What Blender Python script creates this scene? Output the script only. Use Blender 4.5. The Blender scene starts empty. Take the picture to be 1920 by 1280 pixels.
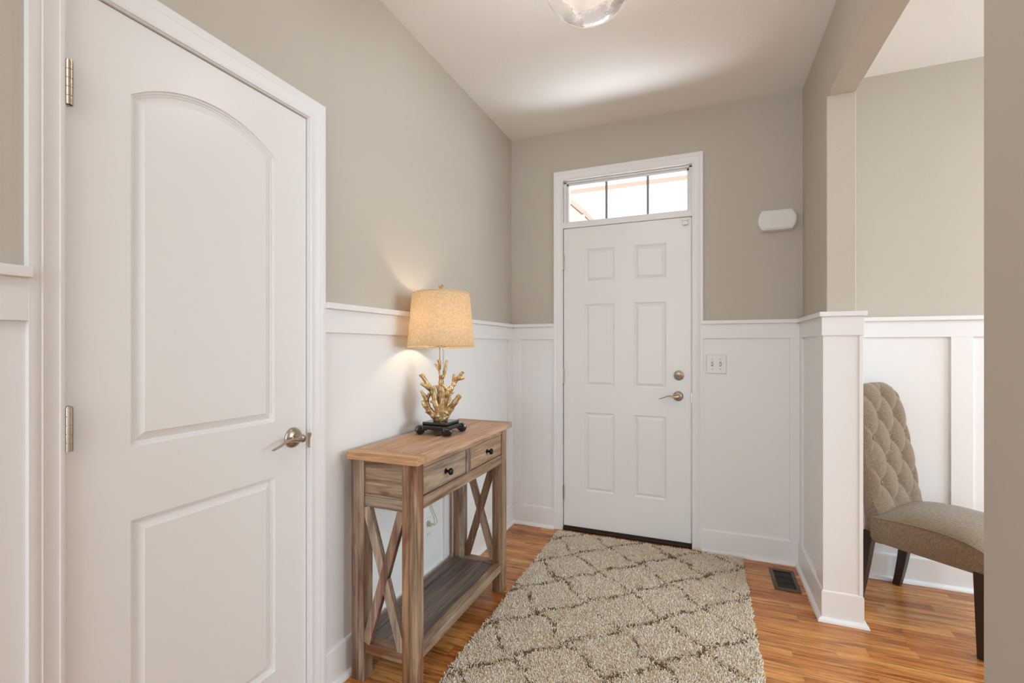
import bpy, bmesh, math, random
import numpy as np
from mathutils import Vector, Matrix
random.seed(7)
rng = np.random.default_rng(7)
C = bpy.context.scene.collection
PI = math.pi
sc = bpy.context.scene

# ---------------------------------------------------------------- camera
TH = 0.388
cd = bpy.data.cameras.new('camera'); cam = bpy.data.objects.new('camera', cd); C.objects.link(cam)
cam.location = (0, 0, 1.2474); cam.rotation_euler = (PI/2, 0, TH)
cd.sensor_width = 36; cd.lens = 877.95/1920*36; cd.shift_y = 10.4/1920; cd.clip_start = .02
sc.camera = cam

# ---------------------------------------------------------------- view, sky, lights
vs = sc.view_settings
vs.view_transform = 'Standard'; vs.look = 'None'; vs.gamma = 1; vs.use_curve_mapping = False
vs.exposure = 0.11
sc.cycles.max_bounces = 12; sc.cycles.diffuse_bounces = 8; sc.cycles.transparent_max_bounces = 16
sc.cycles.sample_clamp_indirect = 6; sc.cycles.caustics_reflective = False; sc.cycles.caustics_refractive = False

# room dimensions (metres)
L, D, R, H = -1.2715, 3.1035, .5245, 2.7212
XE, YR = 4.3, -3.4            # far side of the dining room, rear of the great room

w = bpy.data.worlds.new('sky'); sc.world = w; w.use_nodes = True
bg = w.node_tree.nodes['Background']; bg.inputs[0].default_value = (.80, .92, 1, 1); bg.inputs[1].default_value = 2.3

def area(name, loc, rot, sx, sy, power, col):
    l = bpy.data.lights.new(name, 'AREA'); l.shape = 'RECTANGLE'; l.size = sx; l.size_y = sy
    l.energy = power; l.color = col
    o = bpy.data.objects.new(name, l); C.objects.link(o); o.location = loc; o.rotation_euler = rot
    return o
area('rear_window_light', (-.25, YR+.06, 1.45), (PI/2, 0, 0), 1.9, 2.0, 60, (.76, .985, 1.11))            # faces +y
area('dining_window_light', (XE-.06, 1.8, 1.5), (PI/2, 0, PI/2), 1.9, 1.7, 106, (.78, .99, 1.11))         # faces -x
area('east_fill_light', (XE-.06, -2.0, 1.5), (PI/2, 0, PI/2), 1.8, 1.7, 42, (.75, .985, 1.14))            # faces -x; added fill to brighten the closet door, not a known window
area('kitchen_fill_light', (-.35, -1.1, H-.03), (0, 0, 0),   .9, .9, 13, (.95, .99, 1))             # faces down; added fill to lift the floor and rug, no known fixture
area('dining_fill_light', (2.3, 1.3, H-.03), (0, 0, 0), .7, .7, 16, (.95, .99, 1))              # faces down; added fill over the dining floor, not a known fixture
area('patio_bounce_light', (-.45, D+1.9, .06), (PI, 0, 0), 3.4, 3.0, 480, (.90, .98, 1.07))           # sunlit paving, faces up

# ---------------------------------------------------------------- materials
def newmat(name):
    m = bpy.data.materials.new(name); m.use_nodes = True
    nt = m.node_tree; return m, nt, nt.nodes, nt.links, nt.nodes['Principled BSDF']
def lin(c):
    return tuple(((v/255)/12.92 if v/255 <= .04045 else ((v/255+.055)/1.055)**2.4) for v in c)+(1,)
def simple(name, rgb, rough=.5, metal=0, spec=.5, bump=0, bscale=200, var=0, coat=0):
    m, nt, N, K, B = newmat(name)
    B.inputs['Base Color'].default_value = lin(rgb); B.inputs['Roughness'].default_value = rough
    B.inputs['Metallic'].default_value = metal; B.inputs['Specular IOR Level'].default_value = spec
    B.inputs['Coat Weight'].default_value = coat
    if bump or var:
        tc = N.new('ShaderNodeTexCoord'); nz = N.new('ShaderNodeTexNoise'); nz.inputs['Scale'].default_value = bscale
        nz.inputs['Detail'].default_value = 3; K.new(tc.outputs['Object'], nz.inputs['Vector'])
        if bump:
            b = N.new('ShaderNodeBump'); b.inputs['Strength'].default_value = bump; b.inputs['Distance'].default_value = .002
            K.new(nz.outputs['Fac'], b.inputs['Height']); K.new(b.outputs['Normal'], B.inputs['Normal'])
        if var:
            mx = N.new('ShaderNodeMix'); mx.data_type = 'RGBA'; mx.inputs[6].default_value = lin(tuple(v*(1-var) for v in rgb))
            mx.inputs[7].default_value = lin(tuple(min(255, v*(1+var)) for v in rgb)); K.new(nz.outputs['Fac'], mx.inputs[0])
            K.new(mx.outputs[2], B.inputs['Base Color'])
    return m
M = {}
M['wall'] = simple('taupe_wall_paint', (190, 181, 169), .75, bump=.25, bscale=260)
M['ceil'] = simple('ceiling_paint', (238, 237, 234), .9, bump=.5, bscale=120, var=.012)
M['white'] = simple('white_trim_paint', (230, 228, 227), .38, bump=.06, bscale=320)
M['door'] = simple('white_door_paint', (231, 229, 227), .36, bump=.08, bscale=420)
M['nickel'] = simple('satin_nickel', (182, 168, 152), .3, 1)
M['dark_gap'] = simple('dark_bronze_threshold', (52, 38, 28), .5, .3)
M['plastic'] = simple('white_plastic', (226, 223, 221), .35)
M['black'] = simple('black_lacquer', (16, 13, 12), .22, bump=.05, bscale=60, coat=.4)
M['knob'] = simple('black_iron_knob', (20, 18, 18), .3, .4)
M['espresso'] = simple('espresso_wood', (44, 30, 23), .35, bump=.1, bscale=90, var=.2)
M['cord'] = simple('clear_cord', (190, 178, 160), .4)
M['bronze'] = simple('bronze_register', (92, 72, 52), .45, .3)
M['vent_in'] = simple('register_shade_dark', (22, 14, 10), .6)  # near-black for the shaded register opening and its louvers
M['siding'] = simple('pale_siding', (204, 184, 172), .8)
M['porch'] = simple('porch_wood', (178, 146, 130), .8)
M['roofing'] = simple('grey_roofing', (170, 165, 165), .9)
M['concrete'] = simple('patio_concrete', (205, 200, 192), .9, bump=.3, bscale=60, var=.05)
M['dark_fill'] = simple('slot_dark', (60, 52, 48), .6)

def mat_gold():
    m, nt, N, K, B = newmat('champagne_gold_coral')
    tc = N.new('ShaderNodeTexCoord'); n = N.new('ShaderNodeTexNoise'); n.inputs['Scale'].default_value = 26; n.inputs['Detail'].default_value = 3
    K.new(tc.outputs['Object'], n.inputs['Vector'])
    r = N.new('ShaderNodeValToRGB'); r.color_ramp.elements[0].position = .35; r.color_ramp.elements[0].color = lin((150, 114, 72))
    r.color_ramp.elements[1].position = .62; r.color_ramp.elements[1].color = lin((214, 186, 140)); K.new(n.outputs['Fac'], r.inputs[0])
    K.new(r.outputs[0], B.inputs['Base Color']); B.inputs['Metallic'].default_value = .62; B.inputs['Roughness'].default_value = .36
    b = N.new('ShaderNodeBump'); b.inputs['Strength'].default_value = .3; b.inputs['Distance'].default_value = .003
    K.new(n.outputs['Fac'], b.inputs['Height']); K.new(b.outputs[0], B.inputs['Normal']); return m
M['gold'] = mat_gold()

def weave(name, c1, c2, scale, rough=.9, shade=False, bump=.4):
    m, nt, N, K, B = newmat(name)
    tc = N.new('ShaderNodeTexCoord')
    def nz(sx, sy, sz, s):
        mp = N.new('ShaderNodeMapping'); mp.inputs['Scale'].default_value = (sx, sy, sz); K.new(tc.outputs['Object'], mp.inputs[0])
        n = N.new('ShaderNodeTexNoise'); n.inputs['Scale'].default_value = s; n.inputs['Detail'].default_value = 2; K.new(mp.outputs[0], n.inputs['Vector']); return n.outputs['Fac']
    a = nz(1, 1, .12, scale); b2 = nz(.12, .12, 1.4, scale)
    ad = N.new('ShaderNodeMath'); ad.operation = 'ADD'; K.new(a, ad.inputs[0]); K.new(b2, ad.inputs[1])
    r = N.new('ShaderNodeMapRange'); r.inputs[1].default_value = .78; r.inputs[2].default_value = 1.22; K.new(ad.outputs[0], r.inputs[0])
    mx = N.new('ShaderNodeMix'); mx.data_type = 'RGBA'; mx.inputs[6].default_value = lin(c1); mx.inputs[7].default_value = lin(c2)
    K.new(r.outputs[0], mx.inputs[0])
    bp = N.new('ShaderNodeBump'); bp.inputs['Strength'].default_value = bump; bp.inputs['Distance'].default_value = .001
    K.new(ad.outputs[0], bp.inputs['Height'])
    if shade:
        out = N['Material Output']; d = N.new('ShaderNodeBsdfDiffuse'); t = N.new('ShaderNodeBsdfTranslucent'); s = N.new('ShaderNodeMixShader')
        s.inputs[0].default_value = .60; K.new(mx.outputs[2], d.inputs[0]); K.new(mx.outputs[2], t.inputs[0]); K.new(bp.outputs[0], d.inputs['Normal'])
        K.new(d.outputs[0], s.inputs[1]); K.new(t.outputs[0], s.inputs[2]); K.new(s.outputs[0], out.inputs[0])
    else:
        K.new(mx.outputs[2], B.inputs['Base Color']); B.inputs['Roughness'].default_value = rough; K.new(bp.outputs[0], B.inputs['Normal'])
        B.inputs['Sheen Weight'].default_value = .25
    return m
M['linen'] = weave('linen_shade', (206, 188, 162), (240, 226, 203), 560, shade=True)
M['fabric'] = weave('taupe_linen_upholstery', (98, 80, 62), (148, 126, 102), 800, bump=.6)

def mat_floor():
    m, nt, N, K, B = newmat('oak_strip_floor')
    tc = N.new('ShaderNodeTexCoord'); sp = N.new('ShaderNodeSeparateXYZ'); K.new(tc.outputs['Object'], sp.inputs[0])
    def mth(op, a, b=None, c=None):
        n = N.new('ShaderNodeMath'); n.operation = op
        for i, v in enumerate((a, b, c)):
            if v is None: continue
            if isinstance(v, (int, float)): n.inputs[i].default_value = v
            else: K.new(v, n.inputs[i])
        return n.outputs[0]
    yr = mth('DIVIDE', sp.outputs['Y'], .0572); row = mth('FLOOR', yr); fy = mth('FRACT', yr)
    wn = N.new('ShaderNodeTexWhiteNoise'); wn.noise_dimensions = '1D'; K.new(row, wn.inputs['W'])
    xr = mth('ADD', mth('DIVIDE', sp.outputs['X'], .62), mth('MULTIPLY', wn.outputs['Value'], 13.7))
    bd = mth('FLOOR', xr); fx = mth('FRACT', xr)
    cb = N.new('ShaderNodeCombineXYZ'); K.new(row, cb.inputs[0]); K.new(bd, cb.inputs[1])
    w2 = N.new('ShaderNodeTexWhiteNoise'); w2.noise_dimensions = '3D'; K.new(cb.outputs[0], w2.inputs['Vector'])
    idv = w2.outputs['Value']
    # grain
    gv = N.new('ShaderNodeCombineXYZ'); K.new(mth('MULTIPLY', sp.outputs['X'], 1.6), gv.inputs[0]); K.new(mth('MULTIPLY', sp.outputs['Y'], 30), gv.inputs[1]); K.new(mth('MULTIPLY', idv, 40), gv.inputs[2])
    g = N.new('ShaderNodeTexNoise'); g.inputs['Scale'].default_value = 2.2; g.inputs['Detail'].default_value = 6; g.inputs['Roughness'].default_value = .62; g.inputs['Distortion'].default_value = .9
    K.new(gv.outputs[0], g.inputs['Vector'])
    gv2 = N.new('ShaderNodeCombineXYZ'); K.new(mth('MULTIPLY', sp.outputs['X'], 4), gv2.inputs[0]); K.new(mth('MULTIPLY', sp.outputs['Y'], 160), gv2.inputs[1]); K.new(mth('MULTIPLY', idv, 90), gv2.inputs[2])
    g2 = N.new('ShaderNodeTexNoise'); g2.inputs['Scale'].default_value = 3; g2.inputs['Detail'].default_value = 3; K.new(gv2.outputs[0], g2.inputs['Vector'])
    r = N.new('ShaderNodeValToRGB'); cr = r.color_ramp
    cr.elements[0].position = 0; cr.elements[0].color = lin((152, 84, 38)); cr.elements[1].position = 1; cr.elements[1].color = lin((238, 182, 118))
    for p, c in ((.18, (196, 122, 62)), (.45, (212, 142, 78)), (.7, (222, 156, 90)), (.86, (184, 108, 52))):
        e = cr.elements.new(p); e.color = lin(c)
    K.new(idv, r.inputs[0])
    r2 = N.new('ShaderNodeValToRGB'); e = r2.color_ramp.elements; e[0].position = .33; e[0].color = (.20, .13, .09, 1); e[1].position = .54; e[1].color = (1, 1, 1, 1)
    K.new(g.outputs['Fac'], r2.inputs[0])
    mx = N.new('ShaderNodeMix'); mx.data_type = 'RGBA'; mx.blend_type = 'MULTIPLY'; mx.inputs[0].default_value = .85; K.new(r.outputs[0], mx.inputs[6]); K.new(r2.outputs[0], mx.inputs[7])
    r3 = N.new('ShaderNodeMapRange'); r3.inputs[1].default_value = .3; r3.inputs[2].default_value = .7; r3.inputs[3].default_value = .82; r3.inputs[4].default_value = 1.1; K.new(g2.outputs['Fac'], r3.inputs[0])
    mx2 = N.new('ShaderNodeMix'); mx2.data_type = 'RGBA'; mx2.blend_type = 'MULTIPLY'; mx2.inputs[0].default_value = 1; K.new(mx.outputs[2], mx2.inputs[6]); K.new(r3.outputs[0], mx2.inputs[7])
    gy = mth('LESS_THAN', mth('MINIMUM', fy, mth('SUBTRACT', 1, fy)), .016); gx = mth('LESS_THAN', fx, .0022)
    gap = mth('MAXIMUM', gy, gx)
    mx3 = N.new('ShaderNodeMix'); mx3.data_type = 'RGBA'; K.new(mth('MULTIPLY', gap, .75), mx3.inputs[0]); K.new(mx2.outputs[2], mx3.inputs[6]); mx3.inputs[7].default_value = lin((84, 44, 20))
    K.new(mx3.outputs[2], B.inputs['Base Color'])
    ro = N.new('ShaderNodeMapRange'); ro.inputs[3].default_value = .2; ro.inputs[4].default_value = .34; K.new(g.outputs['Fac'], ro.inputs[0]); K.new(ro.outputs[0], B.inputs['Roughness'])
    bp = N.new('ShaderNodeBump'); bp.inputs['Strength'].default_value = .18; bp.inputs['Distance'].default_value = .001
    K.new(mth('SUBTRACT', g.outputs['Fac'], mth('MULTIPLY', gap, 2)), bp.inputs['Height']); K.new(bp.outputs[0], B.inputs['Normal'])
    return m
M['floor'] = mat_floor()

def mat_pine(name, axis, base, light, dark, red=.5, seed=0.):
    """weathered reclaimed pine; grain runs along axis (0 x, 1 y, 2 z) of the piece"""
    m, nt, N, K, B = newmat(name)
    tc = N.new('ShaderNodeTexCoord')
    def nz(st, al, scale, det, dist, off):
        mp = N.new('ShaderNodeMapping'); s = [st, st, st]; s[axis] = al; mp.inputs['Scale'].default_value = s
        mp.inputs['Location'].default_value = (off+seed, off*1.3+seed, off*.7); K.new(tc.outputs['Object'], mp.inputs[0])
        n = N.new('ShaderNodeTexNoise'); n.inputs['Scale'].default_value = scale; n.inputs['Detail'].default_value = det; n.inputs['Distortion'].default_value = dist
        n.inputs['Roughness'].default_value = .62; K.new(mp.outputs[0], n.inputs['Vector']); return n.outputs['Fac']
    g1 = nz(14, .9, 3.0, 6, .8, 0); g2 = nz(60, 2.5, 3.4, 4, .3, 3.1); bl = nz(3, .8, 2.6, 3, .6, 8.4)
    r = N.new('ShaderNodeValToRGB'); e = r.color_ramp.elements; e[0].position = .28; e[0].color = lin(dark); e[1].position = .72; e[1].color = lin(light)
    n = e.new(.46); n.color = lin(base); K.new(g1, r.inputs[0])
    r2 = N.new('ShaderNodeMapRange'); r2.inputs[1].default_value = .3; r2.inputs[2].default_value = .68; r2.inputs[3].default_value = .66; r2.inputs[4].default_value = 1.14; K.new(g2, r2.inputs[0])
    mx = N.new('ShaderNodeMix'); mx.data_type = 'RGBA'; mx.blend_type = 'MULTIPLY'; mx.inputs[0].default_value = 1; K.new(r.outputs[0], mx.inputs[6]); K.new(r2.outputs[0], mx.inputs[7])
    r3 = N.new('ShaderNodeMapRange'); r3.inputs[1].default_value = .54; r3.inputs[2].default_value = .66; r3.inputs[4].default_value = red; K.new(bl, r3.inputs[0])
    mx2 = N.new('ShaderNodeMix'); mx2.data_type = 'RGBA'; mx2.blend_type = 'MULTIPLY'; K.new(r3.outputs[0], mx2.inputs[0]); K.new(mx.outputs[2], mx2.inputs[6]); mx2.inputs[7].default_value = lin((190, 128, 96))
    # knots
    mpk = N.new('ShaderNodeMapping'); sk = [9, 9, 9]; sk[axis] = 3.4; mpk.inputs['Scale'].default_value = sk; mpk.inputs['Location'].default_value = (seed*2.3, 1.7, .4); K.new(tc.outputs['Object'], mpk.inputs[0])
    vo = N.new('ShaderNodeTexVoronoi'); vo.inputs['Scale'].default_value = 1.0; K.new(mpk.outputs[0], vo.inputs['Vector'])
    rk = N.new('ShaderNodeMapRange'); rk.inputs[1].default_value = .06; rk.inputs[2].default_value = .14; rk.inputs[3].default_value = .85; rk.inputs[4].default_value = 0; K.new(vo.outputs['Distance'], rk.inputs[0])
    mx3 = N.new('ShaderNodeMix'); mx3.data_type = 'RGBA'; K.new(rk.outputs[0], mx3.inputs[0]); K.new(mx2.outputs[2], mx3.inputs[6]); mx3.inputs[7].default_value = lin((74, 42, 26))
    oi = N.new('ShaderNodeObjectInfo'); hs = N.new('ShaderNodeHueSaturation')
    vr = N.new('ShaderNodeMapRange'); vr.inputs[3].default_value = .80; vr.inputs[4].default_value = 1.14; K.new(oi.outputs['Random'], vr.inputs[0]); K.new(vr.outputs[0], hs.inputs['Value'])
    sr = N.new('ShaderNodeMath'); sr.operation = 'PINGPONG'; sr.inputs[1].default_value = .14; K.new(oi.outputs['Random'], sr.inputs[0])
    s2 = N.new('ShaderNodeMath'); s2.operation = 'MULTIPLY_ADD'; s2.inputs[1].default_value = 3.2; s2.inputs[2].default_value = .72; K.new(sr.outputs[0], s2.inputs[0]); K.new(s2.outputs[0], hs.inputs['Saturation'])
    K.new(mx3.outputs[2], hs.inputs['Color'])
    K.new(hs.outputs[0], B.inputs['Base Color']); B.inputs['Roughness'].default_value = .5
    bp = N.new('ShaderNodeBump'); bp.inputs['Strength'].default_value = .35; bp.inputs['Distance'].default_value = .002; K.new(g2, bp.inputs['Height']); K.new(bp.outputs[0], B.inputs['Normal'])
    return m
TP = ((156, 130, 107), (200, 174, 148), (92, 64, 46))
for ax, nm in enumerate('xyz'): M['pine_'+nm] = mat_pine('weathered_pine_'+nm, ax, *TP, red=.75, seed=ax*1.7)
M['pine_top'] = mat_pine('weathered_pine_top', 1, (184, 142, 110), (204, 166, 132), (150, 108, 78), red=.35, seed=5.2)
M['pine_topx'] = mat_pine('weathered_pine_breadboard', 0, (184, 146, 116), (204, 168, 136), (150, 112, 82), red=.2, seed=9.2)
M['pine_dark'] = mat_pine('weathered_pine_shelf', 1, (112, 92, 80), (146, 124, 108), (76, 60, 52), red=.3, seed=2.9)
M['pine_leg'] = mat_pine('weathered_pine_leg', 2, (138, 104, 80), (186, 150, 120), (72, 42, 27), red=1.0, seed=4.4)

def mat_rug():
    m, nt, N, K, B = newmat('shag_wool')
    a = N.new('ShaderNodeAttribute'); a.attribute_name = 'Col'; d = N.new('ShaderNodeBsdfDiffuse'); t = N.new('ShaderNodeBsdfTranslucent'); s = N.new('ShaderNodeMixShader'); s.inputs[0].default_value = .12
    K.new(a.outputs['Color'], d.inputs[0]); K.new(a.outputs['Color'], t.inputs[0]); K.new(d.outputs[0], s.inputs[1]); K.new(t.outputs[0], s.inputs[2]); K.new(s.outputs[0], N['Material Output'].inputs[0]); return m
M['rug'] = mat_rug()
M['rugback'] = simple('rug_backing', (226, 203, 172), .95)

def mat_glass(name, tr=.93, tint=(1, 1, 1, 1), rough=.02):
    m, nt, N, K, B = newmat(name); out = N['Material Output']
    t = N.new('ShaderNodeBsdfTransparent'); t.inputs[0].default_value = tint; g = N.new('ShaderNodeBsdfGlossy'); g.inputs['Roughness'].default_value = rough
    f = N.new('ShaderNodeLayerWeight'); f.inputs[0].default_value = 1-tr; s = N.new('ShaderNodeMixShader'); K.new(f.outputs['Fresnel'], s.inputs[0]); K.new(t.outputs[0], s.inputs[1]); K.new(g.outputs[0], s.inputs[2])
    K.new(s.outputs[0], out.inputs[0]); return m
M['glass'] = mat_glass('window_glass', .8)
M['globe'] = mat_glass('globe_glass', .72, (1, .985, .97, 1), .06)
def seeded(m):
    nt = m.node_tree; N = nt.nodes; out = N['Material Output']; src = out.inputs[0].links[0].from_socket
    t = N.new('ShaderNodeBsdfTranslucent'); t.inputs[0].default_value = (1, .84, .78, 1)
    tc = N.new('ShaderNodeTexCoord'); n = N.new('ShaderNodeTexNoise'); n.inputs['Scale'].default_value = 38; n.inputs['Detail'].default_value = 3; nt.links.new(tc.outputs['Object'], n.inputs['Vector'])
    mr = N.new('ShaderNodeMapRange'); mr.inputs[1].default_value = .4; mr.inputs[2].default_value = .7; mr.inputs[3].default_value = .025; mr.inputs[4].default_value = .06; nt.links.new(n.outputs['Fac'], mr.inputs[0])
    s = N.new('ShaderNodeMixShader'); bp = N.new('ShaderNodeBump'); bp.inputs['Strength'].default_value = .35; bp.inputs['Distance'].default_value = .01; nt.links.new(n.outputs['Fac'], bp.inputs['Height'])
    [nt.links.new(bp.outputs[0], q.inputs['Normal']) for q in N if q.type in ('BSDF_GLOSSY', 'LAYER_WEIGHT')]
    nt.links.new(mr.outputs[0], s.inputs[0]); nt.links.new(src, s.inputs[1]); nt.links.new(t.outputs[0], s.inputs[2]); nt.links.new(s.outputs[0], out.inputs[0])
seeded(M['globe'])
def emit(name, col, st):
    m, nt, N, K, B = newmat(name); B.inputs['Base Color'].default_value = (1, 1, 1, 1); B.inputs['Emission Color'].default_value = col; B.inputs['Emission Strength'].default_value = st; return m
M['bulb'] = emit('warm_bulb', (1, .82, .60, 1), 50)
M['bulb2'] = emit('warm_bulb_ceiling', (.96, .98, 1, 1), 72)

# ---------------------------------------------------------------- mesh helpers
class MB:
    def __init__(s): s.v = []; s.f = []
    def add(s, vs, fs):
        n = len(s.v); s.v += [tuple(v) for v in vs]; s.f += [tuple(n+i for i in f) for f in fs]; return s
    def box(s, x0, x1, y0, y1, z0, z1):
        return s.add([(x0, y0, z0), (x1, y0, z0), (x1, y1, z0), (x0, y1, z0), (x0, y0, z1), (x1, y0, z1), (x1, y1, z1), (x0, y1, z1)],
                     [(3, 2, 1, 0), (4, 5, 6, 7), (0, 1, 5, 4), (1, 2, 6, 5), (2, 3, 7, 6), (3, 0, 4, 7)])
    def bar(s, a, b, wdir, w, t):
        """rectangular bar from a to b; wdir = direction of its width w, thickness t"""
        a, b = Vector(a), Vector(b); d = (b-a).normalized(); W = Vector(wdir); W = (W-d*W.dot(d)).normalized(); T = d.cross(W)
        q = [W*(w/2)*i+T*(t/2)*j for i, j in ((-1, -1), (1, -1), (1, 1), (-1, 1))]
        return s.add([a+p for p in q]+[b+p for p in q], [(3, 2, 1, 0), (4, 5, 6, 7), (0, 1, 5, 4), (1, 2, 6, 5), (2, 3, 7, 6), (3, 0, 4, 7)])
    def tube(s, pts, rad, n=12, flat=None, cap=True):
        """swept tube; rad list; flat=(axis vector, factor list) squashes along a direction"""
        pts = [Vector(p) for p in pts]; vs_ = []; fs_ = []
        for i, p in enumerate(pts):
            d = (pts[min(i+1, len(pts)-1)]-pts[max(i-1, 0)]).normalized()
            if flat: a = Vector(flat[0])
            else: a = Vector((0, 0, 1)) if abs(d.z) < .8 else Vector((1, 0, 0))
            u = (a-d*a.dot(d)).normalized(); v = d.cross(u); r = rad[i] if isinstance(rad, (list, tuple)) else rad
            k = flat[1][i] if flat else 1
            for j in range(n):
                t = 2*PI*j/n; vs_.append(p+u*math.cos(t)*r*k+v*math.sin(t)*r)
        for i in range(len(pts)-1):
            for j in range(n): fs_.append((i*n+j, i*n+(j+1) % n, (i+1)*n+(j+1) % n, (i+1)*n+j))
        if cap: fs_.append(tuple(range(n))[::-1]); fs_.append(tuple((len(pts)-1)*n+j for j in range(n)))
        return s.add(vs_, fs_)
    def lathe(s, prof, origin=(0, 0, 0), axis=(0, 0, 1), n=32):
        """prof: list of (radius, height along axis)"""
        ax = Vector(axis).normalized(); a = Vector((1, 0, 0)) if abs(ax.x) < .8 else Vector((0, 1, 0)); u = (a-ax*a.dot(ax)).normalized(); v = ax.cross(u); o = Vector(origin)
        vs_ = []; fs_ = []
        for r, h in prof:
            for j in range(n):
                t = 2*PI*j/n; vs_.append(o+ax*h+(u*math.cos(t)+v*math.sin(t))*max(r, 1e-5))
        for i in range(len(prof)-1):
            for j in range(n): fs_.append((i*n+j, i*n+(j+1) % n, (i+1)*n+(j+1) % n, (i+1)*n+j))
        return s.add(vs_, fs_)
    def build(s, name, mat, parent=None, bevel=0, smooth=False, loc=None, seg=2):
        me = bpy.data.meshes.new(name); me.from_pydata(s.v, [], s.f); me.update()
        bm = bmesh.new(); bm.from_mesh(me); bmesh.ops.recalc_face_normals(bm, faces=bm.faces); bm.to_mesh(me); bm.free()
        o = bpy.data.objects.new(name, me); C.objects.link(o); me.materials.append(mat)
        if parent: o.parent = parent
        if loc: o.location = loc
        if bevel:
            b = o.modifiers.new('bevel', 'BEVEL'); b.width = bevel; b.segments = seg; b.limit_method = 'ANGLE'; b.angle_limit = .6
            smooth = True
        if smooth:
            for p in me.polygons: p.use_smooth = True
            if bevel:
                wn = o.modifiers.new('wn', 'WEIGHTED_NORMAL'); wn.keep_sharp = True
            else:
                es = o.modifiers.new('es', 'EDGE_SPLIT'); es.split_angle = .7
        return o
def empty(name, loc=(0, 0, 0), rz=0):
    o = bpy.data.objects.new(name, None); C.objects.link(o); o.location = loc; o.rotation_euler = (0, 0, rz); o.empty_display_size = .1; return o
def struct(o): o['kind'] = 'structure'; return o
def tag(o, label, cat, group=None):
    o['label'] = label; o['category'] = cat
    if group: o['group'] = group
    return o

# ---------------------------------------------------------------- shell
struct(MB().box(L-.2, XE+.2, YR-.2, D+.14, -.12, 0).build('floor', M['floor']))
struct(MB().box(L-.2, XE+.2, YR-.2, D+.14, H, H+.12).build('ceiling', M['ceil']))
DY0, DY1, DT = .572, 1.232, 2.037                # closet door opening
wl = MB(); T = .115
wl.box(L-T, L, YR-.2, DY0-.015, 0, H).box(L-T, L, DY1+.015, D, 0, H).box(L-T, L, DY0-.015, DY1+.015, DT+.015, H)
wl.box(L-T-.05, L-T, DY0-.2, DY1+.2, 0, DT+.1)
struct(wl.build('wall_left', M['wall']))
FX0, FX1, FZ1, WT = -.885, -.069, 2.0575, 2.375  # front door slab, transom top
OX0, OX1 = FX0-.02, FX1+.02
wb = MB()
wb.box(L-T, OX0, D, D+.14, 0, H).box(OX1, XE+.2, D, D+.14, 0, H).box(OX0, OX1, D, D+.14, WT+.03, H)
struct(wb.build('wall_back', M['wall']))
BZ = 2.399; NY = 1.239; PY = 2.54; RX2 = .637
struct(MB().box(R, RX2, PY, D, 0, H).box(R, RX2, NY, PY, BZ, H).box(R, RX2, .1, NY, 0, H).build('wall_right', M['wall'], bevel=.003))
struct(MB().box(XE, XE+.2, YR-.2, D, 0, H).build('wall_far_right', M['wall']))
struct(MB().box(L, XE, YR-.2, YR, 0, H).build('wall_rear', M['wall']))

# ---------------------------------------------------------------- wainscot (board and batten)
CAPZ = 1.408; TB0 = 1.300; BT = .018; BH = .14
tn = [0]
def trim(mb):
    tn[0] += 1; return struct(mb.build('trim_%d' % tn[0], M['white'], bevel=.0012))
def run_x(x0, x1, battens, sy=-1, y=D, cap0=0, cap1=0):
    """wainscot run along x on the wall plane y, facing -y"""
    t = trim(MB().box(x0, x1, y-.005, y, 0, TB0+.05))
    MB().box(x0-cap0, x1+cap1, y-.034, y, CAPZ-.022, CAPZ).build('chair_rail', M['white'], t, .002)
    MB().box(x0, x1, y-BT, y-.005, TB0, CAPZ-.022).build('top_board', M['white'], t, .001)
    for a, b in battens: MB().box(a, b, y-BT, y-.005, BH, TB0).build('batten', M['white'], t, .001)
def run_y(y0, y1, battens, x=L, s=1, cap0=0, cap1=0):
    """wainscot run along y on the wall plane x, facing s"""
    def bx(a, b, ya, yb, za, zb): return MB().box(min(x+s*a, x+s*b), max(x+s*a, x+s*b), ya, yb, za, zb)
    t = trim(bx(0, .005, y0, y1, 0, TB0+.05))
    bx(0, .034, y0-cap0, y1+cap1, CAPZ-.022, CAPZ).build('chair_rail', M['white'], t, .002)
    bx(.005, BT, y0, y1, TB0, CAPZ-.022).build('top_board', M['white'], t, .001)
    for a, b in battens: bx(.005, BT, a, b, BH, TB0).build('batten', M['white'], t, .001)
def base_prof(h=BH):
    return [(0, 0), (.034, 0), (.033, .008), (.029, .014), (.0215, .018), (.0165, .019), (.0165, h-.010), (.012, h-.002), (.008, h), (0, h)]
def sweep(prof, a, b, nrm):
    """sweep (out, up) profile from a to b (2D points) with outward normal nrm"""
    mb = MB(); n = len(prof); A = [(a[0]+nrm[0]*o, a[1]+nrm[1]*o, z) for o, z in prof]; B_ = [(b[0]+nrm[0]*o, b[1]+nrm[1]*o, z) for o, z in prof]
    mb.add(A+B_, [(i, (i+1) % n, n+(i+1) % n, n+i) for i in range(n)]+[tuple(range(n)), tuple(range(n, 2*n))[::-1]]); return mb
CW = .063                                        # casing width
run_y(DY1+CW+.004, D, [(2.135, 2.215), (3.01, D)])
run_y(-3.3, DY0-CW-.004, [(.30, .388-.001), (-1.0, -.92), (-2.2, -2.12)])
cx0, cx1 = -.95, -.012                           # outer edges of the front door casing
run_x(L, cx0, [(L, -1.187)]); run_x(cx1, R, [(.459, R)])
run_x(RX2, XE, [(1.18, 1.269), (2.3, 2.39), (3.4, 3.49)])
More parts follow.
